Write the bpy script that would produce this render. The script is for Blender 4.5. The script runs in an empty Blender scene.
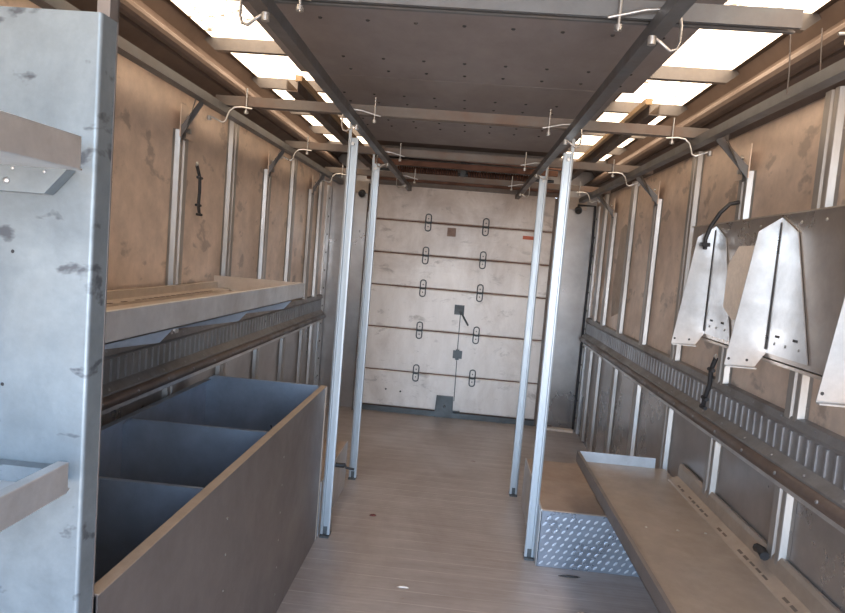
import bpy, math, random
from mathutils import Matrix, Vector
random.seed(7)
S = bpy.context.scene
COL = S.collection

# ------------------------------------------------------------------ camera
F_PX = 640.0
RIGHT = None
def cam_axes(y, p, r):
    cy, sy, cp, sp = math.cos(y), math.sin(y), math.cos(p), math.sin(p)
    f = Vector((-sy*cp, cy*cp, -sp)); rt = Vector((cy, sy, 0)); dn = f.cross(rt)
    c, s = math.cos(r), math.sin(r)
    return c*rt - s*dn, s*rt + c*dn, f
rt, dn, fw = cam_axes(0.06016, 0.07890, 0.08295)
cam = bpy.data.cameras.new('camera'); co = bpy.data.objects.new('camera', cam); COL.objects.link(co)
cam.sensor_fit = 'HORIZONTAL'; cam.sensor_width = 36; cam.lens = 36*F_PX/845; cam.clip_start = .02
m = Matrix((( rt.x, -dn.x, -fw.x, 0), (rt.y, -dn.y, -fw.y, 0), (rt.z, -dn.z, -fw.z, 1.4), (0, 0, 0, 1)))
co.matrix_world = m
S.camera = co

# ------------------------------------------------------------------ world, light, exposure
S.view_settings.view_transform = 'Standard'; S.view_settings.look = 'None'
S.view_settings.gamma = 1.0; S.view_settings.use_curve_mapping = False
S.view_settings.exposure = 1.1
SKY_STRENGTH = 6.6
SKYLIGHT_STRENGTH = 2.7
w = bpy.data.worlds.new('world'); S.world = w; w.use_nodes = True
nt = w.node_tree; nt.nodes.clear()
out = nt.nodes.new('ShaderNodeOutputWorld'); bg = nt.nodes.new('ShaderNodeBackground')
tc = nt.nodes.new('ShaderNodeTexCoord'); sx = nt.nodes.new('ShaderNodeSeparateXYZ'); cr = nt.nodes.new('ShaderNodeValToRGB')
mr = nt.nodes.new('ShaderNodeMapRange'); mr.inputs[1].default_value = -1; mr.inputs[2].default_value = 1
nt.links.new(tc.outputs['Generated'], sx.inputs[0]); nt.links.new(sx.outputs[2], mr.inputs[0]); nt.links.new(mr.outputs[0], cr.inputs[0])
e = cr.color_ramp.elements
e[0].position = .47; e[0].color = (.56, .48, .42, 1); e[1].position = .52; e[1].color = (.62, .80, .98, 1)
x = e.new(.8); x.color = (.25, .5, .95, 1)
nt.links.new(cr.outputs[0], bg.inputs[0]); bg.inputs[1].default_value = SKY_STRENGTH
nt.links.new(bg.outputs[0], out.inputs[0])
# portal over the open front of the van body (daylight from the cab end)
pl = bpy.data.lights.new('cab_opening_portal', 'AREA'); pl.shape = 'RECTANGLE'; pl.size = 2.3; pl.size_y = 2.2
pl.cycles.is_portal = True
po = bpy.data.objects.new('cab_opening_portal', pl); COL.objects.link(po)
po.location = (-.07, -1.19, 1.1); po.rotation_euler = (math.radians(90), 0, 0)

# ------------------------------------------------------------------ materials
def ramp(nt, fac, stops):
    r = nt.nodes.new('ShaderNodeValToRGB'); nt.links.new(fac, r.inputs[0])
    el = r.color_ramp.elements
    while len(el) > 1: el.remove(el[-1])
    el[0].position = stops[0][0]; el[0].color = (*stops[0][1], 1)
    for p, c in stops[1:]:
        q = el.new(p); q.color = (*c, 1)
    return r.outputs[0]
def noise(nt, scale, vec=(1, 1, 1), detail=5, rough=.6, dist=0.0, off=(0, 0, 0)):
    t = nt.nodes.new('ShaderNodeTexCoord'); mp = nt.nodes.new('ShaderNodeMapping')
    g = nt.nodes.new('ShaderNodeNewGeometry')
    nt.links.new(g.outputs['Position'], mp.inputs[0]); mp.inputs['Scale'].default_value = vec; mp.inputs['Location'].default_value = off
    n = nt.nodes.new('ShaderNodeTexNoise'); n.inputs['Scale'].default_value = scale
    n.inputs['Detail'].default_value = detail; n.inputs['Roughness'].default_value = rough; n.inputs['Distortion'].default_value = dist
    nt.links.new(mp.outputs[0], n.inputs['Vector']); nt.nodes.remove(t)
    return n.outputs['Fac']
def mixc(nt, fac, a, b, blend='MIX'):
    m = nt.nodes.new('ShaderNodeMix'); m.data_type = 'RGBA'; m.blend_type = blend
    def put(sock, v):
        if isinstance(v, (tuple, list)): sock.default_value = (*v, 1)
        elif isinstance(v, (int, float)): sock.default_value = v
        else: nt.links.new(v, sock)
    put(m.inputs[0], fac); put(m.inputs[6], a); put(m.inputs[7], b)
    return m.outputs[2]
def metal(name, c, metallic=.7, rough=.42, dirt=(.3, .25, .2), dirt_amt=.5, scale=3.0, stretch=(1, 1, 1), bump=.15, spots=None, var=.12, rvar=.18, dlo=.45, dhi=.75, brush=None):
    mt = bpy.data.materials.new(name); mt.use_nodes = True; nt = mt.node_tree
    b = nt.nodes['Principled BSDF']
    n1 = noise(nt, scale, stretch, 8, .65, .3)
    n2 = noise(nt, scale*4.3, stretch, 6, .7, .0, (3.1, 1.7, 5.2))
    lo = tuple(max(0, v*(1-var)) for v in c); hi = tuple(min(1, v*(1+var)) for v in c)
    base = ramp(nt, n2, [(.3, lo), (.7, hi)])
    dm = ramp(nt, n1, [(dlo, (0, 0, 0)), (dhi, (dirt_amt,)*3)])
    col = mixc(nt, dm, base, dirt)
    if spots:
        n3 = noise(nt, spots[0], (1, 1, 1.6), 4, .55, .2, (9, 2, 4))
        sm = ramp(nt, n3, [(spots[1], (0, 0, 0)), (spots[1]+.06, (spots[3] if len(spots) > 3 else .8,)*3)])
        col = mixc(nt, sm, col, spots[2])
    nt.links.new(col, b.inputs['Base Color'])
    b.inputs['Metallic'].default_value = metallic
    rr = nt.nodes.new('ShaderNodeMapRange'); nt.links.new(n1, rr.inputs[0])
    rr.inputs[1].default_value = .3; rr.inputs[2].default_value = .7
    rr.inputs[3].default_value = max(.05, rough-rvar/2); rr.inputs[4].default_value = rough+rvar
    nt.links.new(rr.outputs[0], b.inputs['Roughness'])
    if bump:
        bp = nt.nodes.new('ShaderNodeBump'); bp.inputs['Strength'].default_value = bump; bp.inputs['Distance'].default_value = .004
        src = n2
        if brush: src = noise(nt, brush[0], brush[1], 3, .6)
        nt.links.new(src, bp.inputs['Height']); nt.links.new(bp.outputs[0], b.inputs['Normal'])
    return mt
def flat(name, c, metallic=0, rough=.6, var=.1):
    return metal(name, c, metallic, rough, tuple(v*.6 for v in c), .4, 12, bump=.08, var=var)
M = {}
M['wall'] = metal('wall_aluminium', (.72, .58, .475), .45, .36, (.47, .37, .30), .6, 2.0, (1, 1, 1), .14, spots=(6, .60, (.26, .21, .18), .5), var=.16)  # tan base includes the warm skylight glow on plain metal, besides dirt
M['wall_low'] = metal('lower_wall_aluminium', (.44, .42, .41), .75, .27, (.3, .25, .22), .5, 1.4, (1, 1, 1), .1)
M['rib'] = metal('rib_aluminium', (.44, .42, .40), .7, .4, (.30, .26, .22), .6, 3, (1, 1, .3), .1)
M['alu'] = metal('sheet_aluminium', (.66, .66, .66), .75, .36, (.42, .38, .34), .5, 3, bump=.1)
M['bright'] = metal('clean_aluminium', (.56, .56, .56), .8, .33, (.40, .39, .38), .35, 5, bump=.06)
M['panel'] = metal('scuffed_aluminium', (.23, .27, .295), .5, .42, (.12, .14, .155), .7, 3.4, (1, 1, 1), .12, spots=(11, .60, (.06, .065, .08), .8))
M['tray'] = metal('dusty_tray_aluminium', (.42, .35, .29), .5, .4, (.34, .26, .19), .55, 2.6, (1, 1, 1), .1, spots=(14, .73, (.24, .18, .14), .5))
M['shelf'] = metal('shelf_aluminium', (.55, .48, .41), .6, .38, (.42, .33, .26), .5, 2.6, bump=.1)
M['bin'] = metal('bin_aluminium', (.37, .43, .52), .65, .36, (.22, .27, .35), .5, 2.6, (1, 1, 1), .1)  # blue base paints in the sky reflected by plain metal
M['fold'] = metal('fold_sheet', (.42, .37, .33), .8, .28, (.27, .22, .19), .5, 2.2, bump=.05)
M["binfront"] = metal("bin_front_aluminium", (.24, .215, .205), .6, .4, (.2, .175, .16), .5, 2.0, (1, 1, 1), .06)
M['ceiling'] = metal('ceiling_board', (.30, .27, .26), .2, .5, (.22, .19, .175), .5, 1.6, (1, .6, 1), .05)
M['roof'] = metal('roof_sheet', (.09, .065, .05), .3, .6, (.06, .045, .035), .5, 2.5, bump=.1)
M['cove'] = metal('cove_sheet', (.16, .115, .09), .3, .6, (.10, .07, .055), .5, 2.0, bump=.08)
M['bow'] = metal('roof_bow_steel', (.15, .14, .135), .5, .45, (.3, .26, .22), .5, 5, bump=.1)
M['strut'] = metal('strut_steel', (.155, .16, .165), .55, .4, (.2, .15, .12), .6, 4, bump=.12)
M['rusty'] = metal('rusty_strut_steel', (.145, .125, .11), .45, .5, (.2, .11, .07), .7, 5, bump=.15)
M['rust'] = metal('rust', (.2, .095, .06), .3, .6, (.08, .05, .04), .6, 8, bump=.3)
M['track'] = metal('cargo_track_steel', (.27, .262, .258), .55, .4, (.16, .13, .11), .6, 4, bump=.12)
M['trackbar'] = metal('slot_edge_steel', (.34, .34, .35), .7, .35, (.2, .18, .17), .5, 6, bump=.05)
M['slot'] = flat('slot_shadow_paint', (.06, .058, .058), .2, .7)
M['rub'] = metal('rub_rail', (.17, .13, .11), .5, .38, (.12, .085, .07), .7, 5, bump=.15)
M['zinc'] = metal('zinc_rod', (.55, .54, .52), .85, .3, (.4, .38, .36), .4, 15, bump=.05)
M['post'] = metal('post_aluminium', (.45, .50, .54), .6, .34, (.38, .42, .44), .4, 5, (1, 1, .15), .06, spots=(22, .76, (.3, .3, .32), .5))
M['black'] = flat('black_rubber', (.018, .018, .02), 0, .5)
M['grey'] = metal('dark_galvanised_steel', (.10, .11, .115), .5, .45, (.1, .1, .1), .5, 9, bump=.1)
M['lit_edge'] = metal('lit_edge_tan', (.50, .34, .19), 0, .6, (.36, .22, .12), .6, 6, (1, .1, 1), .1)  # tan of a lit metal edge beside the door track, put into the colour
M['beige'] = flat('beige_sheet', (.5, .42, .35), .1, .5)
M['paper'] = flat('pale_rag', (.80, .71, .62), 0, .8)
M['red'] = flat('red_sticker', (.6, .14, .07), 0, .5)
M['label'] = flat('faded_label', (.33, .22, .17), 0, .6)
M['redscrap'] = flat('red_brown_scrap', (.14, .035, .03), 0, .6)
M['glass'] = flat('lamp_glass', (.75, .68, .55), 0, .2)

# door panels: dirty off-white
def door_mat():
    mt = bpy.data.materials.new('dirty_white_door'); mt.use_nodes = True; nt = mt.node_tree; b = nt.nodes['Principled BSDF']
    n1 = noise(nt, 2.4, (1, 1, .8), 8, .7, .5); n2 = noise(nt, 9, (1, 1, .35), 6, .7); n3 = noise(nt, 5, (1, 1, 1.8), 6, .7, .5, (4, 4, 4))
    c = ramp(nt, n2, [(.3, (.72, .66, .61)), (.65, (.84, .785, .74))])
    g = nt.nodes.new('ShaderNodeNewGeometry'); sp = nt.nodes.new('ShaderNodeSeparateXYZ'); nt.links.new(g.outputs['Position'], sp.inputs[0])
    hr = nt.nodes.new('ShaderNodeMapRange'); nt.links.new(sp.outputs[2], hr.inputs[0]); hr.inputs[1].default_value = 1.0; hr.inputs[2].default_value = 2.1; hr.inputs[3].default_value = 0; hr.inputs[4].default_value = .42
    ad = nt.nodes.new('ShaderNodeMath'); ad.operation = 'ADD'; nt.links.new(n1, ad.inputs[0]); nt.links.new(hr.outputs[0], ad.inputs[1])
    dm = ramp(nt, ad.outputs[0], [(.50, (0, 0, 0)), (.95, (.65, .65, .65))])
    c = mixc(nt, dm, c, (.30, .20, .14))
    sm = ramp(nt, n3, [(.58, (0, 0, 0)), (.70, (.5, .5, .5))])
    c = mixc(nt, sm, c, (.22, .18, .16))
    nt.links.new(c, b.inputs['Base Color']); b.inputs['Roughness'].default_value = .38; b.inputs['Metallic'].default_value = .1
    wv = nt.nodes.new('ShaderNodeTexWave'); wv.bands_direction = 'Z'; wv.inputs['Scale'].default_value = 14; nt.links.new(g.outputs['Position'], wv.inputs['Vector'])
    bp = nt.nodes.new('ShaderNodeBump'); bp.inputs['Strength'].default_value = .05; bp.inputs['Distance'].default_value = .01
    nt.links.new(wv.outputs['Fac'], bp.inputs['Height']); nt.links.new(bp.outputs[0], b.inputs['Normal'])
    return mt
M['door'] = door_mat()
def floor_mat():
    mt = bpy.data.materials.new('worn_plank_floor'); mt.use_nodes = True; nt = mt.node_tree; b = nt.nodes['Principled BSDF']
    n1 = noise(nt, 1.6, (1, .6, 1), 8, .65, .3); n2 = noise(nt, 7, (.35, 2.2, 1), 6, .7); n3 = noise(nt, 9, (1, 1, 1), 3, .5, .0, (2, 7, 1))
    c = ramp(nt, n2, [(.3, (.38, .33, .30)), (.7, (.50, .445, .415))])
    dm = ramp(nt, n1, [(.42, (0, 0, 0)), (.72, (.6, .6, .6))])
    c = mixc(nt, dm, c, (.27, .205, .17))
    sm = ramp(nt, n3, [(.72, (0, 0, 0)), (.78, (.6, .6, .6))]); c = mixc(nt, sm, c, (.2, .12, .09))
    # worn bright rib tops, broken up by noise
    g = nt.nodes.new('ShaderNodeNewGeometry')
    wv = nt.nodes.new('ShaderNodeTexWave'); wv.bands_direction = 'Y'; wv.wave_profile = 'SAW'; wv.inputs['Scale'].default_value = 3.3; wv.inputs['Distortion'].default_value = 0
    nt.links.new(g.outputs['Position'], wv.inputs['Vector'])
    ln = ramp(nt, wv.outputs['Fac'], [(.0, (1, 1, 1)), (.06, (0, 0, 0))])
    n4 = noise(nt, 2.1, (1.2, 1, 1), 4, .6, 0, (7, 7, 0)); br = ramp(nt, n4, [(.40, (0, 0, 0)), (.58, (.75, .75, .75))])
    mm = mixc(nt, 1.0, ln, br, 'MULTIPLY')
    c = mixc(nt, mm, c, (.74, .68, .63))
    nt.links.new(c, b.inputs['Base Color']); b.inputs['Metallic'].default_value = .3
    rr = ramp(nt, n1, [(.3, (.33,)*3), (.7, (.55,)*3)]); nt.links.new(rr, b.inputs['Roughness'])
    w2 = nt.nodes.new('ShaderNodeTexWave'); w2.bands_direction = 'Y'; w2.inputs['Scale'].default_value = 13; nt.links.new(g.outputs['Position'], w2.inputs['Vector'])
    bp = nt.nodes.new('ShaderNodeBump'); bp.inputs['Strength'].default_value = .14; bp.inputs['Distance'].default_value = .004
    nt.links.new(w2.outputs['Fac'], bp.inputs['Height']); nt.links.new(bp.outputs[0], b.inputs['Normal'])
    return mt
M['floor'] = floor_mat()
def skylight_mat():
    mt = bpy.data.materials.new('translucent_skylight'); mt.use_nodes = True; nt = mt.node_tree; b = nt.nodes['Principled BSDF']
    n1 = noise(nt, 3.0, (1, 1, 1), 4, .6); n2 = noise(nt, 38, (1, 1, 1), 4, .7)
    a = ramp(nt, n1, [(.44, (0, 0, 0)), (.58, (1, 1, 1))]); s = ramp(nt, n2, [(.50, (0, 0, 0)), (.60, (1, 1, 1))])
    mk = mixc(nt, 1.0, a, s, 'MULTIPLY')
    c = mixc(nt, mk, (1.0, .78, .57), (.035, .022, .008))
    b.inputs['Base Color'].default_value = (.8, .72, .6, 1); nt.links.new(c, b.inputs['Emission Color']); b.inputs['Emission Strength'].default_value = SKYLIGHT_STRENGTH
    b.inputs['Roughness'].default_value = .4
    return mt
M['skylight'] = skylight_mat()
def tread_mat(name, c):
    return metal(name, c, .7, .3, (.2, .22, .26), .4, 5, bump=.05)
M['tread'] = tread_mat('tread_plate', (.3, .33, .38))
M['treadbar'] = tread_mat('tread_bar', (.72, .75, .8))
M['boxtop'] = metal('wheel_box_top', (.42, .33, .27), .3, .45, (.34, .24, .18), .5, 3, bump=.15, brush=(40, (1, .05, 1)))
M['blueal'] = metal('pale_lip_aluminium', (.50, .54, .58), .55, .36, (.5, .5, .5), .3, 4, bump=.06)

# ------------------------------------------------------------------ mesh helpers
class MB:
    def __init__(s): s.v = []; s.f = []; s.mi = []; s.cur = 0; s.sm = []
    def m(s, i): s.cur = i; return s
    def add(s, vs, fs, smooth=False):
        b = len(s.v); s.v += [tuple(v) for v in vs]
        for f in fs: s.f.append([b+i for i in f]); s.mi.append(s.cur); s.sm.append(smooth)
        return s
    def box(s, x0, x1, y0, y1, z0, z1):
        if x0 > x1: x0, x1 = x1, x0
        vs = [(x0,y0,z0),(x1,y0,z0),(x1,y1,z0),(x0,y1,z0),(x0,y0,z1),(x1,y0,z1),(x1,y1,z1),(x0,y1,z1)]
        return s.add(vs, [(0,3,2,1),(4,5,6,7),(0,1,5,4),(1,2,6,5),(2,3,7,6),(3,0,4,7)])
    def prism(s, poly, axis, a, b, smooth=False):
        """poly in the two other axes (order x,y,z), extruded along axis a..b"""
        def P(u, v, t): return {'x': (t, u, v), 'y': (u, t, v), 'z': (u, v, t)}[axis]
        n = len(poly); vs = [P(u, v, a) for u, v in poly] + [P(u, v, b) for u, v in poly]
        ar = sum(poly[i][0]*poly[(i+1) % n][1]-poly[(i+1) % n][0]*poly[i][1] for i in range(n))
        fl = (ar > 0) ^ (axis == 'y') ^ (b < a)
        fs = [tuple(range(n))[::-1], tuple(range(n, 2*n))] + [(i, (i+1) % n, n+(i+1) % n, n+i) for i in range(n)]
        if not fl: fs = [f[::-1] for f in fs]
        return s.add(vs, fs, smooth)
    def open_prism(s, line, t, axis, a, b):
        """thin sheet following an open polyline in cross-section, thickness t"""
        L = [Vector((*p, 0)) for p in line]; off = []
        for i, p in enumerate(L):
            d = ((L[min(i+1, len(L)-1)]-p).normalized() if i < len(L)-1 else Vector((0, 0, 0))) + ((p-L[i-1]).normalized() if i else Vector((0, 0, 0)))
            d.normalize(); nrm = Vector((-d.y, d.x, 0))
            k = 1.0
            if 0 < i < len(L)-1:
                d1 = (p-L[i-1]).normalized(); k = 1/max(.35, abs(nrm.dot(Vector((-d1.y, d1.x, 0)))))
            off.append((p.x+nrm.x*t*k, p.y+nrm.y*t*k))
        return s.prism(list(line)+off[::-1], axis, a, b)
    def tube(s, path, r, n=8):
        P = [Vector(p) for p in path]; rings = []
        up = Vector((0, 0, 1))
        prev = None
        for i, p in enumerate(P):
            d = (P[min(i+1, len(P)-1)]-P[max(i-1, 0)]).normalized()
            if prev is None:
                a = d.cross(up)
                if a.length < .1: a = d.cross(Vector((1, 0, 0)))
            else: a = prev - d*prev.dot(d)
            a.normalize(); prev = a; b = d.cross(a)
            rings.append([p + (a*math.cos(2*math.pi*k/n)+b*math.sin(2*math.pi*k/n))*r for k in range(n)])
        vs = [v for R in rings for v in R]; fs = []
        for i in range(len(P)-1):
            for k in range(n): fs.append((i*n+k, i*n+(k+1) % n, (i+1)*n+(k+1) % n, (i+1)*n+k))
        fs = [f[::-1] for f in fs]
        s.add(vs, fs, True)
        s.add(rings[0], [tuple(range(n))]); s.add(rings[-1], [tuple(range(n))[::-1]])
        return s
    def cyl(s, a, b, r, n=12): return s.tube([a, b], r, n)
    def dome(s, c, nrm, r, n=8):
        """little rivet head: flat cone-dome at c along axis nrm"""
        c = Vector(c); nr = Vector(nrm).normalized(); a = nr.orthogonal().normalized(); b = nr.cross(a)
        r0 = [c+(a*math.cos(2*math.pi*k/n)+b*math.sin(2*math.pi*k/n))*r for k in range(n)]
        r1 = [c+nr*r*.45+(a*math.cos(2*math.pi*k/n)+b*math.sin(2*math.pi*k/n))*r*.65 for k in range(n)]
        return s.add(r0+r1+[c+nr*r*.6], [(k, (k+1) % n, n+(k+1) % n, n+k) for k in range(n)]+[(n+k, n+(k+1) % n, 2*n) for k in range(n)], True)

ORG = {}
def build(name, mb, mats, parent=None, bevel=0, label=None):
    if not isinstance(mats, (list, tuple)): mats = [mats]
    if parent is None:
        xs = [v[0] for v in mb.v]; ys = [v[1] for v in mb.v]; zs = [v[2] for v in mb.v]
        org = Vector(((min(xs)+max(xs))/2, (min(ys)+max(ys))/2, min(zs)))
    else: org = ORG[parent.name]
    me = bpy.data.meshes.new(name); me.from_pydata([tuple(Vector(v)-org) for v in mb.v], [], mb.f)
    for mm_ in mats: me.materials.append(M[mm_])
    for p, i, sm in zip(me.polygons, mb.mi, mb.sm): p.material_index = i; p.use_smooth = sm
    me.update()
    o = bpy.data.objects.new(name, me); COL.objects.link(o)
    if parent is None: o.location = org
    else: o.parent = parent
    ORG[o.name] = org
    if bevel:
        bv = o.modifiers.new('bevel', 'BEVEL'); bv.width = bevel; bv.segments = 2; bv.limit_method = 'ANGLE'
    if label: o['label'] = label
    return o
def empty(name, loc):
    o = bpy.data.objects.new(name, None); COL.objects.link(o); o.location = loc; o.empty_display_size = .1
    ORG[o.name] = Vector(loc); return o
def tag(o, label, cat, group=None):
    o['label'] = label; o['category'] = cat
    if group: o['group'] = group
    return o
def struct(o): o['kind'] = 'structure'; return o

XL, XR = -1.22, 1.08           # wall faces
XC = -.07
Y0, Y1 = -1.2, 5.60            # open cab end, rear wall
def mx(x): return 2*XC - x     # mirror about the van's centre line

# ------------------------------------------------------------------ shell
b = MB(); b.box(XL-.03, XR+.03, Y0, Y1, -.05, 0); struct(build('floor', b, 'floor'))
for side, xw, s in (('left', XL, -1), ('right', XR, 1)):
    b = MB()
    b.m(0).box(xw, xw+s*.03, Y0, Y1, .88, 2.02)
    b.m(1).box(xw, xw+s*.03, Y0, Y1, 0, .88)
    # sheet seams and rivet rows
    b.m(0)
    for k in range(10):
        y = .38+.58*k+.29
        for z in (1.05, 1.3, 1.55, 1.8): b.dome((xw, y+.21, z), (-s, 0, 0), .005, 6)
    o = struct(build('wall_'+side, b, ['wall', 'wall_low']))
    # cove from the wall top up to the rounded roof rail
    b = MB()
    cx = xw - s*.110
    line = [(xw-s*.002, 2.0), (xw-s*.012, 2.02), (xw-s*.035, 2.038), (xw-s*.065, 2.052), (xw-s*.085, 2.062)]
    for k in range(9):
        a = math.radians(-150+k*30); line.append((cx-s*(math.cos(a)*.026), 2.090+math.sin(a)*.026))
    line += [(xw-s*.075, 2.13), (xw-s*.05, 2.18), (xw-s*.085, 2.222)]
    b.open_prism(line, .003, 'y', Y0, Y1-.05)
    for p in b.sm[:]: pass
    o = struct(build('trim_1' if s < 0 else 'trim_2', b, 'cove')); 
# roof
xi = .655; xo = .975
b = MB()
b.box(mx(xi)+.0, xi, Y0, Y1, 2.222, 2.25)
b.box(xo, XR+.03, Y0, Y1, 2.222, 2.25); b.box(mx(xo), XL-.03, Y0, Y1, 2.222, 2.25)
b.box(mx(xo), mx(xi), 5.05, Y1, 2.222, 2.25); b.box(xi, xo, 5.05, Y1, 2.222, 2.25)
b.box(XL-.03, XL, Y0, Y1, 2.02, 2.222); b.box(XR, XR+.03, Y0, Y1, 2.02, 2.222)
struct(build('ceiling', b, 'roof'))
for n, (a, c) in enumerate(((mx(xo), mx(xi)), (xi, xo))):
    b = MB(); b.box(a, c, Y0, 5.05, 2.224, 2.230)
    struct(build('window_%d' % (n+1), b, 'skylight'))
# flat ceiling boards along the middle with rivet rows
tn = 3
def board(y0, y1, xa, xb):
    b = MB(); b.box(xa, xb, y0, y1, 2.165, 2.172)
    b.m(1)
    k0 = 0
    for yb in (.9, 1.48, 2.06, 2.64, 3.22, 3.80):
        for dy in (-.05, .12):
            if y0 < yb+dy < y1:
                for k in range(9): b.dome((xa+.08+(xb-xa-.16)*k/8, yb+dy, 2.165), (0, 0, -1), .008, 6)
    return b
struct(build('trim_3', board(Y0, 2.86, mx(.655), .655), ['ceiling', 'slot']))
struct(build('trim_4', board(2.865, 4.45, mx(.60), .60), ['ceiling', 'slot']))
tn = 5
# roof bows: angle section with tapered ends
for k in range(9):
    y = .32+.58*k
    if y > 5.1: break
    b = MB()
    xa, xb = XL+.06, XR-.06
    b.prism([(xa, 2.222), (xa+.06, 2.172), (xb-.06, 2.172), (xb, 2.222)], 'y', y, y+.004)
    b.box(xa+.06, xb-.06, y+.004, y+.03, 2.172, 2.176)
    struct(build('trim_%d' % tn, b, 'bow')); tn += 1

# ------------------------------------------------------------------ wall ribs (hat sections)
rib_y = [.34+.575*k for k in range(8)] + [4.83, 5.17]
rib_y = [-.8, -.24, .33, .9, 1.48, 2.05, 2.62, 3.20, 3.78, 4.34, 4.86, 5.18]
def rib(xw, s, y, z0, z1):
    b = MB(); q = -s
    h = .024; L_ = [(.001, -.062), (.003, -.045), (.022, -.039), (h, -.034), (h, -.018), (.017, -.013), (.017, -.003), (h, .002), (h, .034), (.022, .039), (.003, .045), (.001, .062)]
    line = [(xw+q*u, y+v) for u, v in L_]
    b.prism(line, 'z', z0, z1)
    k = z0+.06
    while k < z1-.03: b.dome((xw+q*.003, y-.053, k), (q, 0, 0), .005, 6); b.dome((xw+q*.003, y+.053, k), (q, 0, 0), .005, 6); k += .14
    return b
for side, xw, s in (('left', XL, -1), ('right', XR, 1)):
    for i, y in enumerate(rib_y):
        short = i in (6, 8, 10) 
        struct(build('trim_%d' % tn, rib(xw, s, y, .975, 1.83 if short else 2.0), 'rib')); tn += 1
        struct(build('trim_%d' % tn, rib(xw, s, y, .02, .80), 'rib')); tn += 1
    b = MB()   # vertical corner angle with bolts
    b.box(xw, xw-s*.012, 5.44, 5.57, .0, 1.93); b.m(1)
    for k in range(12): b.dome((xw-s*.012, 5.5, .12+k*.155), (-s, 0, 0), .009, 8)
    struct(build('trim_%d' % tn, b, ['alu', 'slot'])); tn += 1

# ------------------------------------------------------------------ slotted cargo track with rub rail on each wall
for side, xw, s in (('left', XL, -1), ('right', XR, 1)):
    q = -s
    root = empty('cargo_track', (xw+q*.03, 2.1, .79))
    tag(root, 'slotted steel cargo track with round rub rail on the wall %s' % ('behind the open bin' if s < 0 else 'under the folded-up shelf'), 'cargo track')
    b = MB()
    prof = [(xw, 1.0), (xw+q*.022, .995), (xw+q*.028, .968), (xw+q*.018, .955), (xw+q*.018, .868), (xw+q*.032, .855), (xw+q*.046, .842), (xw+q*.046, .835), (xw, .835)]
    b.prism(prof, 'y', Y0, 5.44)
    k = Y0+.05
    while k < 5.4:
        b.m(2).box(xw+q*.018, xw+q*.0195, k-.006, k-.001, .878, .946)
        b.m(1).box(xw+q*.018, xw+q*.0225, k-.014, k-.006, .872, .950)
        k += .05
    b.m(1); k = Y0+.1
    while k < 5.4: b.dome((xw+q*.040, k, .853), (q, 0, .8), .006, 6); b.dome((xw+q*.024, k, .985), (q, 0, .3), .005, 6); k += .2
    build('slotted_rail', b, ['track', 'trackbar', 'slot'], root)
    b = MB(); c = (xw+q*.030, .812)
    pr = [(xw, .836)]+[(xw+q*(.030+.034*math.cos(a)), .812+.025*math.sin(a)) for a in [math.radians(d) for d in range(90, -91, -20)]]+[(xw, .788)]
    b.prism(pr, 'y', Y0, 5.44, True)
    b.m(1); k = Y0+.1
    while k < 5.4: b.dome((xw+q*.063, k, .818), (q, 0, .2), .007, 6); k += .24
    build('rub_rail', b, ['rub', 'trackbar'], root)
    b = MB(); b.box(xw, xw+q*.030, Y0, 5.44, .766, .787); build('lower_strip', b, 'alu', root)

# ------------------------------------------------------------------ rear wall and roll-up door
DL, DR = -.80, .72
b = MB()
b.box(XL, DL-.02, Y1, Y1+.04, 0, 2.222); b.box(DR+.02, XR, Y1, Y1+.04, 0, 2.222); b.box(DL-.02, DR+.02, Y1, Y1+.04, 2.0, 2.222)
struct(build('wall_rear', b, 'wall_low'))
d = empty('door_1', ((DL+DR)/2, Y1-.03, 0)); struct(d)
seams = [0.048, .37, .75, 1.12, 1.405, 1.69, 2.0]
for i in range(6):
    b = MB(); z0, z1 = seams[i]+.005, seams[i+1]-.005
    b.prism([(Y1-.028, z0+.008), (Y1-.02, z0), (Y1, z0), (Y1, z1), (Y1-.02, z1), (Y1-.028, z1-.008)], 'x', DL, DR)
    for xx in (DL+.012, DR-.012):
        b.dome((xx, Y1-.028, z0+.04), (0, -1, 0), .008, 6)
    if i == 0:
        b.m(1).dome((-.60, Y1-.028, .20), (0, -1, 0), .009, 6); b.dome((-.47, Y1-.028, .19), (0, -1, 0), .009, 6); b.m(0)
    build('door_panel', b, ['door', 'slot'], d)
b = MB(); b.box(DL, DR, Y1-.012, Y1+.004, .0, 2.0); build('seam_backing', b, 'rust', d)
b = MB(); b.box(DL, DR, Y1-.045, Y1, 0, .046); build('bottom_seal', b, 'grey', d)
for z in seams[1:6]:
    for xh in (-.345, .152):
        b = MB()
        for c, hh in ((z+.032, .04), (z-.036, .038)):
            n = 14; pts = []
            for k in range(n+1):
                a = 2*math.pi*k/n
                pts.append((xh+.024*math.copysign(min(1, abs(1.35*math.cos(a))), math.cos(a)), Y1-.036, c+hh*math.sin(a)))
            b.tube(pts, .0055, 6)
            b.m(1).box(xh-.012, xh+.012, Y1-.033, Y1-.028, c-.026, c+.026); b.m(0)
            b.dome((xh, Y1-.034, c), (0, -1, 0), .006, 6)
        b.cyl((xh-.03, Y1-.04, z), (xh+.03, Y1-.04, z), .007, 8)
        build('hinge', b, ['grey', 'door'], d)
lk = MB(); lk.box(-.055, .030, Y1-.034, Y1-.028, .915, 1.0)
for (u, v) in ((-.045, .925), (.02, .925), (-.045, .99), (.02, .99)): lk.dome((u, Y1-.034, v), (0, -1, 0), .006, 6)
lk.cyl((-.012, Y1-.034, .957), (-.012, Y1-.06, .957), .017, 12)
lko = build('lock_plate', lk, 'grey', d)
b = MB(); b.tube([(-.012, Y1-.056, .957), (.02, Y1-.06, .915), (.045, Y1-.062, .875), (.075, Y1-.06, .83)], .008, 8); build('lock_handle', b, 'grey', lko)
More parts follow.
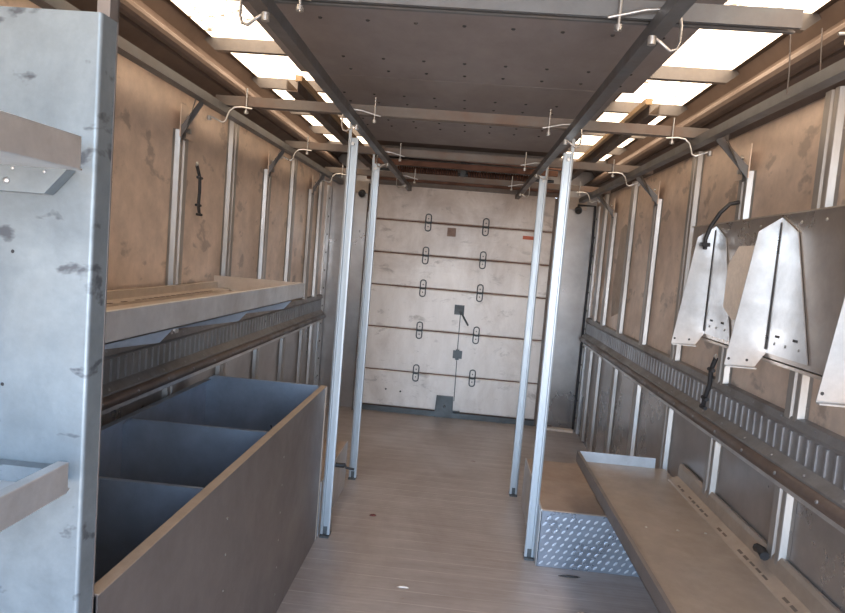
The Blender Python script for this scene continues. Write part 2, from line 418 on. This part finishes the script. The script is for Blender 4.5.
b = MB(); b.tube([(0, Y1-.036, .94), (.002, Y1-.036, .6), (.01, Y1-.036, .15)], .0035, 6); build('lock_rod', b, 'grey', d)
b = MB(); b.box(-.035, .045, Y1-.034, Y1-.028, .53, .60); b.box(-.012, .02, Y1-.046, Y1-.034, .52, .61); build('rod_guide', b, 'grey', d)
b = MB(); b.prism([(-.155, .0), (-.145, .19), (.0, .19), (.01, 0)], 'y', Y1-.055, Y1-.028); b.dome((-.07, Y1-.055, .1), (0, -1, 0), .012, 8); b.cyl((.0, Y1-.045, .06), (.06, Y1-.045, .06), .008, 8); b.dome((.06, Y1-.045, .06), (1, 0, 0), .014, 8)
build('foot_latch', b, 'grey', d)
b = MB(); b.box(.475, .585, Y1-.0295, Y1-.0285, 1.612, 1.642); build('warning_sticker', b, 'red', d, label='small red sticker')
b = MB(); b.box(-.175, -.10, Y1-.0295, Y1-.0285, 1.585, 1.66); build('faded_label', b, 'label', d, label='faded square brown label')
# door header and side guides
b = MB(); b.box(DL-.02, DR+.02, Y1-.06, Y1, 1.985, 2.03); b.m(1).box(DL-.1, DR+.1, Y1-.10, Y1-.06, 2.02, 2.05); struct(build('trim_%d' % tn, b, ['rusty', 'rust'])); tn += 1
for xg, s in ((DL, -1), (DR, 1)):
    b = MB()
    b.box(xg+s*.02, xg+s*.07, Y1-.07, Y1, 0, 1.74)
    b.m(1).box(xg, xg+s*.02, Y1-.04, Y1, 0, 1.98); b.m(1).box(xg+s*.07, xg+s*.075, Y1-.12, Y1, 0, 1.98)
    struct(build('trim_%d' % tn, b, ['alu', 'rusty'])); tn += 1
    # overhead horizontal door track
    r = empty('door_track', (xg+s*.05, 4.2, 2.1))
    tag(r, 'dark steel overhead track for roll-up door, %s side' % ('left' if s < 0 else 'right'), 'door track')
    b = MB()
    b.open_prism([(xg+s*.02, 2.135), (xg+s*.02, 2.09), (xg+s*.065, 2.09), (xg+s*.065, 2.135)], .004, 'y', 2.9, 5.3)
    b.tube([(xg+s*.045, 5.3, 2.11), (xg+s*.045, 5.42, 2.09), (xg+s*.045, 5.50, 2.03), (xg+s*.045, 5.54, 1.93), (xg+s*.045, 5.55, 1.75)], .02, 8)
    build('channel', b, 'rusty', r)
    b = MB(); b.box(xg-s*.0, xg+s*.03, 2.9, 5.2, 2.135, 2.16); build('lit_edge_strip', b, 'lit_edge', r, label='tan strip painted as the lit edge by the track')  # added strip: its tan colour stands for a lit edge along the track
# torsion spring barrel above the door
r = empty('spring_barrel', (XC, 5.32, 2.03)); tag(r, 'rusty torsion spring barrel across the top of the door', 'door spring')
b = MB(); b.cyl((-.80, 5.32, 2.085), (.66, 5.32, 2.085), .012, 10); build('shaft', b, 'grey', r)
for a, c in ((-.62, -.12), (-.04, .5)):
    b = MB(); pts = []
    nturn = 26
    for k in range(nturn*8+1):
        t = k/(nturn*8); an = 2*math.pi*nturn*t
        pts.append((a+(c-a)*t, 5.32+.030*math.cos(an), 2.085+.030*math.sin(an)))
    b.tube(pts, .0085, 5); build('spring', b, 'rust', r)
b = MB(); b.box(-.10, -.06, 5.28, 5.36, 2.03, 2.2); build('centre_bracket', b, 'grey', r)
b = MB(); b.box(-.79, .66, 5.1, 5.14, 2.10, 2.14); b.prism([(-.79, 2.16), (.66, 2.15), (.66, 2.12), (-.79, 2.14)], 'y', 4.9, 4.93)
tag(build('header_angle', b, 'rust'), 'rusty angle iron spanning above the door in front of the spring', 'angle iron')

# dome lamps either side of the door top
for xx, sd in ((-.96, 'left'), (.90, 'right')):
    r = empty('dome_lamp', (xx, 5.52, 1.93)); tag(r, 'small round lamp with pale backing high on the rear wall, %s of door' % sd, 'lamp')
    b = MB(); b.box(xx-.09, xx+.09, Y1-.03, Y1, 1.90, 2.0); build('backing_plate', b, 'beige', r)
    b = MB(); b.cyl((xx+.02, Y1-.03, 1.90), (xx+.02, Y1-.06, 1.885), .030, 16); build('lamp_housing', b, 'grey', r)
    b = MB(); b.dome((xx+.02, Y1-.06, 1.885), (0, -1, -.3), .022, 14); build('lens', b, 'slot', r)

# ------------------------------------------------------------------ ceiling rack: rails, cross beams, clamps, posts
RZ0, RZ1 = 1.940, 1.973
def channel(x0, x1, z0, z1, y0, y1, name, mat, lab, cat):
    """strut channel running in y, slot facing up"""
    t = .004; b = MB(); c = (x0+x1)/2; lip = (x1-x0)*.24
    b.box(x0, x1, y0, y1, z0, z0+t); b.box(x0, x0+t, y0, y1, z0+t, z1); b.box(x1-t, x1, y0, y1, z0+t, z1)
    b.box(x0+t, x0+lip, y0, y1, z1-t, z1); b.box(x1-lip, x1-t, y0, y1, z1-t, z1)
    return tag(build(name, b, mat), lab, cat)
RAILS = {'louter': (-1.115, -1.075), 'linner': (-.541, -.507), 'rinner': (.372, .406), 'router': (.890, .928)}
channel(*RAILS['louter'], RZ0, RZ1, -.9, 5.40, 'ceiling_rail', 'strut', 'long grey ceiling rail nearest the left wall, held by wall braces', 'rail')
channel(*RAILS['linner'], RZ0, RZ1, -.9, 5.50, 'ceiling_rail', 'strut', 'long dark ceiling rail fixed beside the left-hand posts', 'rail')
channel(*RAILS['rinner'], RZ0, RZ1, -.9, 5.50, 'ceiling_rail', 'strut', 'long dark ceiling rail fixed beside the right-hand posts', 'rail')
channel(*RAILS['router'], RZ0, RZ1, -.9, 5.40, 'ceiling_rail', 'strut', 'long grey ceiling rail nearest the right wall, held by wall braces', 'rail')
BEAMS = [(1.52, 'frontmost and closest to the viewer', 'strut'), (2.74, 'second from the viewer, over the middle of the bins', 'rusty'), (3.80, 'third, behind the front posts', 'rusty'), (4.88, 'farthest back, near the roll-up door', 'rusty')]
for y, lab, mt in BEAMS:
    b = MB(); t = .004; z0, z1 = 1.9735, 2.014; xa, xb = -1.125, (1.03 if y > 2 else .70)
    b.box(xa, xb, y, y+t, z0, z1); b.box(xa, xb, y+.041-t, y+.041, z0, z1); b.box(xa, xb, y+t, y+.041-t, z1-t, z1)
    b.box(xa, xb, y+t, y+.012, z0, z0+t); b.box(xa, xb, y+.029, y+.041-t, z0, z0+t)
    tag(build('cross_beam', b, mt), 'steel cross beam under the ceiling, '+lab, 'beam')
ordn = ['frontmost', 'second', 'third', 'farthest']
for bi, (y, _, _) in enumerate(BEAMS):
    for rn, (x0, x1) in RAILS.items():
        if bi == 0 and rn == 'louter': continue
        s = 1 if rn in ('louter', 'linner') else -1           # inner side
        xi_ = x1 if s > 0 else x0; xo_ = x0 if s > 0 else x1
        # bent strap clamps: one on the inner side in front, one on outer side behind
        where = {'louter': 'left wall rail', 'linner': 'left post rail', 'rinner': 'right post rail', 'router': 'right wall rail'}[rn]
        r = empty('rail_clamp', ((x0+x1)/2, y, 1.89)); tag(r, 'zinc bent-rod clamp tying the %s beam to the %s' % (ordn[bi], where), 'clamp')
        yy = y-.010; d_ = s
        P = []
        if 'inner' in rn:
            P = [(.10, 1.968), (.055, 1.978), (.02, 1.986), (-.038, 1.990), (-.054, 1.975), (-.058, 1.95), (-.057, 1.915), (-.050, 1.897), (-.035, 1.892), (-.012, 1.908), (.002, 1.915), (.014, 1.912)]
            rod_x = .075; nut_x = (.008, 1.900)
        else:
            P = [(.115, 1.962), (.07, 1.966), (.04, 1.962), (.022, 1.945), (.014, 1.92), (.010, 1.900), (-.004, 1.893), (-.03, 1.905), (-.05, 1.912), (-.062, 1.908)]
            rod_x = .09; nut_x = (-.056, 1.897)
        b = MB(); b.tube([(xi_+d_*u, yy-.004*i, v) for i, (u, v) in enumerate(P)], .0038, 6); bs = build('bent_strap', b, 'zinc', r)
        b = MB(); b.tube([(xi_+d_*rod_x, yy-.002, 2.045), (xi_+d_*rod_x, yy-.002, 1.938)], .0036, 6); tr = build('threaded_rod', b, 'zinc', r)
        b = MB(); b.cyl((xi_+d_*rod_x, yy-.002, 1.940), (xi_+d_*rod_x, yy-.002, 1.952), .0095, 6); build('nut', b, 'zinc', tr)
        b = MB(); b.cyl((xi_+d_*nut_x[0], yy-.004*(len(P)-2), nut_x[1]), (xi_+d_*nut_x[0], yy-.004*(len(P)-2), nut_x[1]+.018), .0095, 6); build('nut', b, 'zinc', bs)
# wall braces
for xw, s, rx, sd in ((XL, -1, -1.095, 'left'), (XR, 1, .91, 'right')):
    for k, (yb, nm) in enumerate(((2.62, 'nearest'), (3.78, 'middle'), (4.86, 'farthest'))):
        r = empty('wall_brace', (xw-s*.03, yb, 1.80)); tag(r, 'slanted flat steel brace from %s wall to rail, %s of three' % (sd, nm), 'brace')
        b = MB(); x1 = xw-s*.032; x2 = rx+s*.01
        b.prism([(x1, 1.80), (x1, 1.845), (x2, 1.965), (x2, 1.93)] , 'y', yb-.055, yb-.049)
        b.box(min(x1, x1+s*.004), max(x1, x1+s*.004), yb-.05, yb-.01, 1.79, 1.85)
        # slanted wide face
        b.add([(x1, yb-.03, 1.80), (x1, yb-.005, 1.84), (x2, yb-.10, 1.968), (x2, yb-.13, 1.934)], [(0, 1, 2, 3)])
        build('flat_bar', b, 'strut', r)
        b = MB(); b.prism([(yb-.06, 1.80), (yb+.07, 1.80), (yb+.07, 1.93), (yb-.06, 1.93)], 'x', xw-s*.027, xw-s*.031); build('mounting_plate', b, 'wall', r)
        b = MB(); b.cyl((x1, yb+.0, 1.83), (x1-s*.014, yb, 1.83), .011, 8); build('bolt', b, 'zinc', r); b = MB(); b.cyl((x1, yb+.0, 1.885), (x1-s*.01, yb, 1.885), .008, 8); build('bolt', b, 'zinc', r)

# posts
def post(x, y, lab, ztop, inner):
    r = empty('support_post', (x, y, 0)); tag(r, lab, 'post')
    b = MB(); hw = .0230
    line = [(x-hw, y), (x-hw, y-.022), (x-hw+.007, y-.024), (x-.011, y-.024), (x-.009, y-.015), (x+.009, y-.015), (x+.011, y-.024), (x+hw-.007, y-.024), (x+hw, y-.022), (x+hw, y), (x+hw-.003, y), (x+hw-.003, y-.018), (x+.013, y-.020), (x+.010, y-.011), (x-.010, y-.011), (x-.013, y-.020), (x-hw+.003, y-.018), (x-hw+.003, y)]
    b.prism(line, 'z', .008, ztop)
    # narrow strap continuing up beside the rail
    sx_ = x+inner*(-.016)
    b.box(sx_-.007, sx_+.007, y-.022, y-.018, ztop-.02, 1.985)
    build('channel', b, 'post', r)
    b = MB(); b.box(x-hw, x+hw, y-.045, y+.03, 0, .006); b.box(x-.014, x+.014, y-.019, y-.014, .006, .045); b.dome((x+.0, y-.036, .006), (0, 0, 1), .009, 6)
    build('foot_plate', b, 'grey', r)
    b = MB(); b.cyl((x, y-.012, ztop-.03), (x, y-.035, ztop-.03), .008, 8); build('top_bolt', b, 'zinc', r)
post(-.566, 3.02, 'ribbed aluminium post at the near left, beside the bin end', 1.92, 1)
post(-.575, 3.84, 'ribbed aluminium post farther back on the left aisle edge', 1.92, 1)
post(.428, 3.02, 'ribbed aluminium post at the near right, by the tread plate', 1.92, -1)
post(.414, 3.84, 'ribbed aluminium post farther back on the right aisle edge', 1.92, -1)
# little black valve on near-left post
b = MB(); b.cyl((-.542, 3.03, .35), (-.50, 3.03, .35), .012, 8); b.tube([(-.50, 3.03, .36), (-.49, 3.03, .34), (-.45, 3.03, .335)], .006, 6)
tag(build('latch_hook', b, 'black'), 'small black latch hook on the inner side of the near left post', 'hook')

# ------------------------------------------------------------------ wheel boxes
def wheel_box(side):
    s = -1 if side == 'left' else 1
    xi_ = -.60 if s < 0 else .455; xw = XL if s < 0 else XR
    y0, y1 = (2.98, 3.68) if s < 0 else (2.93, 3.70); h = .272
    r = empty('wheel_box', ((xi_+xw)/2, y0, 0)); tag(r, 'boxed-in wheel housing with dusty top, %s' % ('just behind the open bin' if s < 0 else 'fronted by diamond tread plate'), 'wheel housing')
    b = MB(); xa, xb = min(xi_, xw-s*.03), max(xi_, xw-s*.03)
    b.box(xa, xb, y0+.004, y1, .001, h); build('housing', b, 'boxtop', r, bevel=.006)
    b = MB(); b.m(0).box(xa, xb, y0, y0+.004, .001, h-.004)
    b.m(1)
    def bar(cx, cz, ang, top=False):
        L, W, T = .0125, .0035, .003
        c_, s_ = math.cos(ang), math.sin(ang)
        P = [(cx+c_*u*L-s_*v*W, cz+s_*u*L+c_*v*W) for u, v in ((-1, 0), (-.5, 1), (.5, 1), (1, 0), (.5, -1), (-.5, -1))]
        if top: b.prism(P, 'z', h+.003, h+.003+.0025)
        else: b.prism(P, 'y', y0-T, y0)
    if s > 0:
        nx = int((xb-xa)/.036); nz = 8
        for i in range(nx):
            for j in range(nz):
                bar(xa+.02+i*.036+(j % 2)*.018, .02+j*.031, .75)
            for j in range(3): pass
    build('tread_plate', b, ['tread', 'treadbar'], r, label='diamond tread plate face')
    b = MB(); b.box(xi_-.004 if s < 0 else xi_-.003, xi_ if s < 0 else xi_+.004, y0, y1, .001, h+.002) if s > 0 else b.box(xi_, xi_+.004, y0, y1, .001, h+.002)
    build('side_plate', b, 'alu', r)
wheel_box('left'); wheel_box('right')

# ------------------------------------------------------------------ left storage bin
r = empty('storage_bin', (-.88, 2.0, 0)); tag(r, 'long low sheet-metal bin with three open compartments below the tan tray shelf', 'bin')
BX, BY0, BY1, BZ = -.599, 1.06, 2.95, .75
b = MB(); b.open_prism([(BX, 0.002), (BX, BZ), (BX-.024, BZ), (BX-.024, BZ-.02)], .003, 'y', BY0, BY1)
b.m(1)
for yd in (1.68, 2.24, 2.80):
    for k in range(6):
        if yd < 2.7: b.dome((BX+.001, yd+.02, .1+k*.105), (1, 0, 0), .0045, 6)
build('front_panel', b, ['binfront', 'zinc'], r)
b = MB(); b.box(BX-.001, BX+.004, BY1-.012, BY1+.002, .002, BZ); b.box(BX-.025, BX+.002, BY0, BY1, BZ, BZ+.002); build('edge_trim', b, 'tray', r)
def divider(y, zt, nm='divider'):
    b = MB(); xa, xb = XL+.05, BX-.035
    b.prism([(xa, .01), (xb+.03, .01), (xb+.03, zt-.06), (xb, zt), (xa+.02, zt-.005), (xa, zt-.03)], 'y', y, y+.003)
    b.box(xa+.03, xb-.01, y+.003, y+.014, zt-.004, zt-.001)
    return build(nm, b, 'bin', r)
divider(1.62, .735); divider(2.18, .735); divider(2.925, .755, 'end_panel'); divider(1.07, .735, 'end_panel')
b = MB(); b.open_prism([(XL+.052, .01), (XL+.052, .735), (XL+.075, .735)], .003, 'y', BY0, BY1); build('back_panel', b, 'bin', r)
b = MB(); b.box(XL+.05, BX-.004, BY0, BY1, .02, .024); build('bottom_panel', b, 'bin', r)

# ------------------------------------------------------------------ tray shelves
def gusset(root, y, s, xw, xlip, z, mat, name='gusset'):
    """bracket under a folded-down tray: s = side sign of the wall"""
    b = MB(); xa = xw-s*.05; 
    P = [(xa, z), (xlip+s*.006, z), (xlip+s*.045, z-.045), (xa-s*.04, z-.115), (xa, z-.085)]
    b.prism(P, 'y', y, y+.003)
    # flange lying against the sheet
    b.prism([(xa, y), (xlip+s*.05, y), (xlip+s*.09, y-.10), (xa, y-.24)], 'z', z-.004, z-.001)
    build(name, b, mat, root)
def tray(name, lab, s, xlip, xw, y0, y1, z, lip, gs, mats, far=True):
    xb = xw-s*.03
    r = empty(name, ((xlip+xw)/2, (y0+y1)/2, z)); tag(r, lab, 'shelf')
    b = MB(); b.box(min(xlip, xb), max(xlip, xb), y0, y1, z, z+.003)
    b.m(1)
    for yy in ((1.72, 2.35) if s > 0 else (1.4, 2.0, 2.6)):
        for u in ((.13, .245, .345) if s > 0 else (.12, .2, .28)): b.dome((xlip+s*u, yy, z+.003), (0, 0, 1), .006, 6)
    build('tray_sheet', b, [mats[0], 'zinc'], r)
    b = MB(); b.open_prism([(xlip, z), (xlip, z+lip), (xlip+s*.014, z+lip)] if s < 0 else [(xlip+.014, z+lip), (xlip, z+lip), (xlip, z)], .003, 'y', y0, y1); build('front_lip', b, mats[1], r)
    for yy in ([y1] if far else []):
        b = MB(); b.box(min(xlip, xb+(-.05 if s > 0 else 0)), max(xlip, xb+(-.05 if s > 0 else 0)), yy-.003, yy, z, z+lip); build('end_lip', b, mats[2], r)
    # hinge strip near the wall
    b = MB(); xh = xw-s*.115
    if s < 0:
        b.m(0).box(min(xh, xb), max(xh, xb), y0, y1-.02, z+.003, z+.012)
        b.box(min(xb, xb-s*.02), max(xb, xb-s*.02), y0, y1, z+.012, z+.04)
    else:
        b.m(0).prism([(1.012, z+.003), (1.016, z+.008), (1.054, z+.026), (1.057, z+.072), (1.064, z+.086), (1.074, z+.086), (1.078, z+.07), (1.078, z+.003)], 'y', y0, y1-.16)
    b.m(1); k = y0+.02
    while k < y1-.25:
        if s < 0:
            if random.random() < .85: b.box(min(xh-s*.001, xh+s*.008), max(xh-s*.001, xh+s*.008), k, k+.028, z+.0125, z+.014)
        else:
            w_ = random.choice((.0, .003, .005, .007))
            if w_ == 0: k += .045; continue
            b.add([(1.028-w_, k, z+.0147-w_*.474), (1.030, k, z+.0157), (1.030, k+.032, z+.0157), (1.028-w_, k+.032, z+.0147-w_*.474)], [(0, 1, 2, 3)])
        k += .045
    build('hinge_strip', b, [mats[0], 'rusty'], r)
    for g in gs: gusset(r, g, s, xw, xlip, z, mats[3])
    return r
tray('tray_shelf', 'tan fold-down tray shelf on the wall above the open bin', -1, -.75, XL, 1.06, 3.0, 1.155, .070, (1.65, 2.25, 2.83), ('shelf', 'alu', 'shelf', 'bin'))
tray('tray_shelf', 'dusty lowered tray shelf in front of the tread-plate wheel housing', 1, .622, XR, .9, 3.10, .468, .052, (1.5, 2.10, 2.66), ('tray', 'binfront', 'blueal', 'blueal'))

# folded-up shelf on the right wall with bracket gussets
r = empty('folded_shelf', (.99, 1.95, 1.15)); tag(r, 'folded-up metal shelf flat on the wall, showing its bright tapered brackets', 'shelf')
XS = 1.0
b = MB(); b.box(XS, XS+.003, .7, 2.94, 1.165, 1.625); b.box(XS+.003, XS+.045, .7, 2.94, 1.622, 1.625)
b.box(XS+.003, XS+.045, 2.937, 2.94, 1.165, 1.625)
b.m(1); k = .8
while k < 2.9: b.dome((XS, k, 1.595), (-1, 0, 0), .006, 6); b.dome((XS, k+.04, 1.185), (-1, 0, 0), .0065, 6); k += .135
build('sheet', b, ['fold', 'zinc'], r)
b = MB(); b.box(XS-.006, XS+.048, .7, 2.95, 1.625, 1.629); build('edge_lip', b, 'shelf', r)
for yb in (1.03, 1.58, 2.13, 2.67):
    br = MB()
    br.prism([(XS-.002, 1.618), (XS-.072, 1.566), (XS-.130, 1.128), (XS-.034, 1.130), (XS-.002, 1.182)], 'y', yb, yb+.003)
    br.box(XS-.130, XS-.034, yb-.016, yb, 1.124, 1.128)
    br.prism([(yb, 1.618), (yb-.11, 1.565), (yb-.255, 1.18), (yb, 1.18)], 'x', XS-.005, XS-.002)
    for u in (.05, .12, .20): br.dome((XS-.005, yb-u, 1.215), (-1, 0, 0), .006, 6)
    br.m(1)
    br.tube([(XS-.006, yb-.002, 1.60), (XS-.008, yb-.002, 1.19)], .0022, 6)
    br.dome((XS-.118, yb, 1.15), (0, -1, 0), .005, 6); br.dome((XS-.06, yb, 1.15), (0, -1, 0), .005, 6)
    for u in (.05, .16): br.box(XS-.0056, XS-.005, yb-u-.028, yb-u, 1.235, 1.243)
    build('bracket', br, ['bright', 'slot'], r, label='bright angled bracket')
b = MB(); b.prism([(2.30, 1.53), (2.42, 1.53), (2.50, 1.46), (2.50, 1.30), (2.41, 1.26), (2.34, 1.27)], 'x', XS-.009, XS-.006)
build('patch_plate', b, 'paper', r, label='beige patch')
b = MB(); b.box(XS+.0, XR, .7, 2.94, 1.150, 1.160); build('hinge_ledge', b, 'shelf', r)

# ------------------------------------------------------------------ foreground rack on the left
r = empty('rack_upright', (-.9, 1.02, 0)); tag(r, 'tall scuffed aluminium upright panel with two lipped shelves fixed to its near face', 'rack panel')
b = MB(); PT = 1.738; xo_ = -.6005
n = 6; line = [(XL+.07, 1.0)]
for k in range(n+1):
    a = math.radians(-90+90*k/n); line.append((xo_-.006+.006*math.cos(a), 1.006+.006*math.sin(a)))
line += [(xo_, 1.043), (xo_-.003, 1.043)]
for k in range(n+1):
    a = math.radians(-90*k/n); line.append((xo_-.006+.003*math.cos(a), 1.006+.003*math.sin(a)))
line += [(XL+.07, 1.003)]
b.prism(line, 'z', 0, PT)
for (u, v) in ((-.7345, 1.352), (-.745, 1.131), (-.749, 1.027), (-.755, .822)):
    b.m(1).dome((u, 1.0, v), (0, -1, 0), .0032, 8)
build('panel', b, ['panel', 'black'], r)
b = MB(); b.box(xo_-.035, xo_+.001, 1.044, 1.047, 0, 2.15); b.box(xo_-.001, xo_+.001, 1.020, 1.046, PT, 2.15); build('corner_angle', b, 'binfront', r)
for z, sd in ((1.488, 'upper'), (.975, 'lower')):
    r = empty('rack_shelf', (-.9, .6, z)); tag(r, '%s lipped metal shelf joined to the big upright panel at left' % sd, 'shelf')
    b = MB(); b.box(XL+.03, -.607, .2, .975, z, z+.003); build('shelf_sheet', b, 'alu', r)
    b = MB(); b.box(-.607, -.601, .2, .962, z, z+.050); b.box(-.62, -.601, .2, .962, z+.047, z+.051); build('front_lip', b, 'alu', r, bevel=.002)
    b = MB()
    if z > 1.2:
        b.prism([(-1.15, z), (-.632, z), (-.668, z-.040), (-1.15, z-.042)], 'y', .975, .998)
        b.m(1)
        for u in (-.73, -.80): b.dome((u, .974, z-.024), (0, -1, 0), .0055, 8)
        b.dome((-.668, .974, z-.006), (0, -1, 0), .003, 6); b.dome((-.72, .974, z-.004), (0, -1, 0), .003, 6)
    else: b.box(-1.15, -.635, .975, .998, z, z+.03)
    build('end_flange', b, ['panel', 'bright'], r)
# dark stuff above the upright
b = MB(); b.tube([(-1.2, 1.35, 2.0), (-1.0, 1.35, 1.98), (-.7, 1.35, 2.02)], .02, 8)
tag(build('conduit', b, 'grey'), 'dark conduit behind the top of the left foreground panel', 'conduit')
b = MB(); b.cyl((-.655, 1.10, 1.6), (-.655, 1.10, 2.16), .004, 6)
tag(build('thin_rod', b, 'zinc'), 'thin pale rod rising behind the corner of the left foreground panel', 'rod')

# ------------------------------------------------------------------ cables, straps and scraps
b = MB(); b.tube([(1.045, 2.60, 1.71), (1.01, 2.60, 1.70), (.985, 2.62, 1.665), (.965, 2.65, 1.61), (.955, 2.66, 1.56), (.955, 2.655, 1.52)], .008, 8)
b.box(.935, .965, 2.63, 2.66, 1.53, 1.545)
tag(build('black_hose', b, 'black'), 'black hose curving over the edge of the folded-up right shelf', 'hose')
def strap(path, wd, lab):
    r0 = empty('rubber_strap', path[-1]); tag(r0, lab, 'strap')
    b = MB(); b.tube(path, wd, 8); build('strap', b, 'black', r0)
    for p in (path[1], path[len(path)//2+1], path[-1]):
        b = MB(); b.cyl((p[0], p[1]-.025, p[2]), (p[0], p[1]+.022, p[2]), wd*.9, 8); build('cross_bar', b, 'black', r0)
    b = MB(); p = path[0]; b.dome((p[0], p[1], p[2]+.005), (-1 if p[0] > 0 else 1, 0, 0), .012, 8); build('washer', b, 'zinc', r0)
strap([(1.0, 2.53, 1.10), (.995, 2.55, 1.05), (1.0, 2.56, .99), (.995, 2.58, .93), (1.0, 2.60, .89)], .009, 'black rubber strap hanging below the folded shelf over the right track')
strap([(-1.20, 2.76, 1.71), (-1.195, 2.785, 1.66), (-1.195, 2.79, 1.60), (-1.195, 2.785, 1.54), (-1.195, 2.80, 1.50)], .007, 'black rubber strap hanging on the upper left wall between two ribs')
b = MB(); b.tube([(1.035, 2.05, .535), (1.04, 2.085, .54), (1.04, 2.115, .535)], .015, 8)
tag(build('rubber_plug', b, 'black'), 'small black rubber plug lying on the lower right tray by the wall', 'plug')
b = MB(); pts = []
b.tube([(.90+.0, 5.50, 1.93), (1.045, 5.50, 1.93), (1.055, 5.50, 1.6), (1.05, 5.50, 1.0), (1.052, 5.50, .5), (1.05, 5.50, .02)], .011, 6)
tag(build('black_cable', b, 'black'), 'black cable running down the far right corner beside the roll-up door', 'cable')
b = MB(); b.tube([(XR-.003, 2.2, 2.0), (XR-.003, 2.2, 1.99)], .003, 6)
for i, (xx, yy, rr) in enumerate(((.86, 1.93, .06), (.93, 1.90, .0))):
    b = MB(); b.tube([(xx, yy, 2.12), (xx+.01, yy, 2.0), (xx+.02, yy+.02, 1.95)], .002, 5)
    tag(build('hanging_wire', b, 'rusty'), ['thin wire hanging from the roof above the right wall rail, inner one', 'thin wire hanging from the roof above the right wall rail, outer one'][i], 'wire')
# beige sheet scrap on the right wall
b = MB(); b.prism([(4.42, 1.70), (4.52, 1.73), (4.62, 1.70), (4.70, 1.30), (4.66, 1.08), (4.46, 1.12)], 'x', XR-.004, XR-.001)
tag(build('wall_patch', b, 'beige'), 'pale beige patch with rounded top on the right wall near the rear', 'patch')
# floor bits
def blob(name, cx, cy, rx, ry, h, mat, lab, cat, z=0.0):
    b = MB(); n = 12; vs = []
    for k in range(n):
        a = 2*math.pi*k/n; q = 1+random.uniform(-.25, .25); vs.append((cx+rx*q*math.cos(a), cy+ry*q*math.sin(a)))
    ring = [(x, y, z+.0005) for x, y in vs]; top = [(cx+(x-cx)*.6, cy+(y-cy)*.6, z+h*random.uniform(.7, 1.1)) for x, y in vs]
    b.add(ring+top+[(cx, cy, z+h)], [(k, (k+1) % n, n+(k+1) % n, n+k) for k in range(n)]+[(n+k, n+(k+1) % n, 2*n) for k in range(n)]+[tuple(range(n))[::-1]], True)
    tag(build(name, b, mat), lab, cat)
blob('cloth_scrap', .60, 2.52, .045, .03, .018, 'paper', 'pale crumpled rag on the floor at the bottom, left of the tray', 'rag')
blob('debris', -.37, 3.30, .018, .010, .008, 'redscrap', 'small dark red scrap on the floor in mid aisle', 'scrap')
blob('debris', -.14, 2.60, .028, .006, .006, 'paper', 'thin pale splinter on the near aisle floor', 'scrap')
blob('debris', .60, 2.86, .05, .008, .006, 'slot', 'dark grit line on the floor in front of the tread plate', 'scrap')
b = MB(); b.prism([(.80, 5.46), (1.04, 5.44), (1.05, 5.50), (.93, 5.515), (.80, 5.50)], 'z', .001, .02)
tag(build('paper_strip', b, 'paper'), 'pale strip lying on the floor in the far right corner', 'strip')
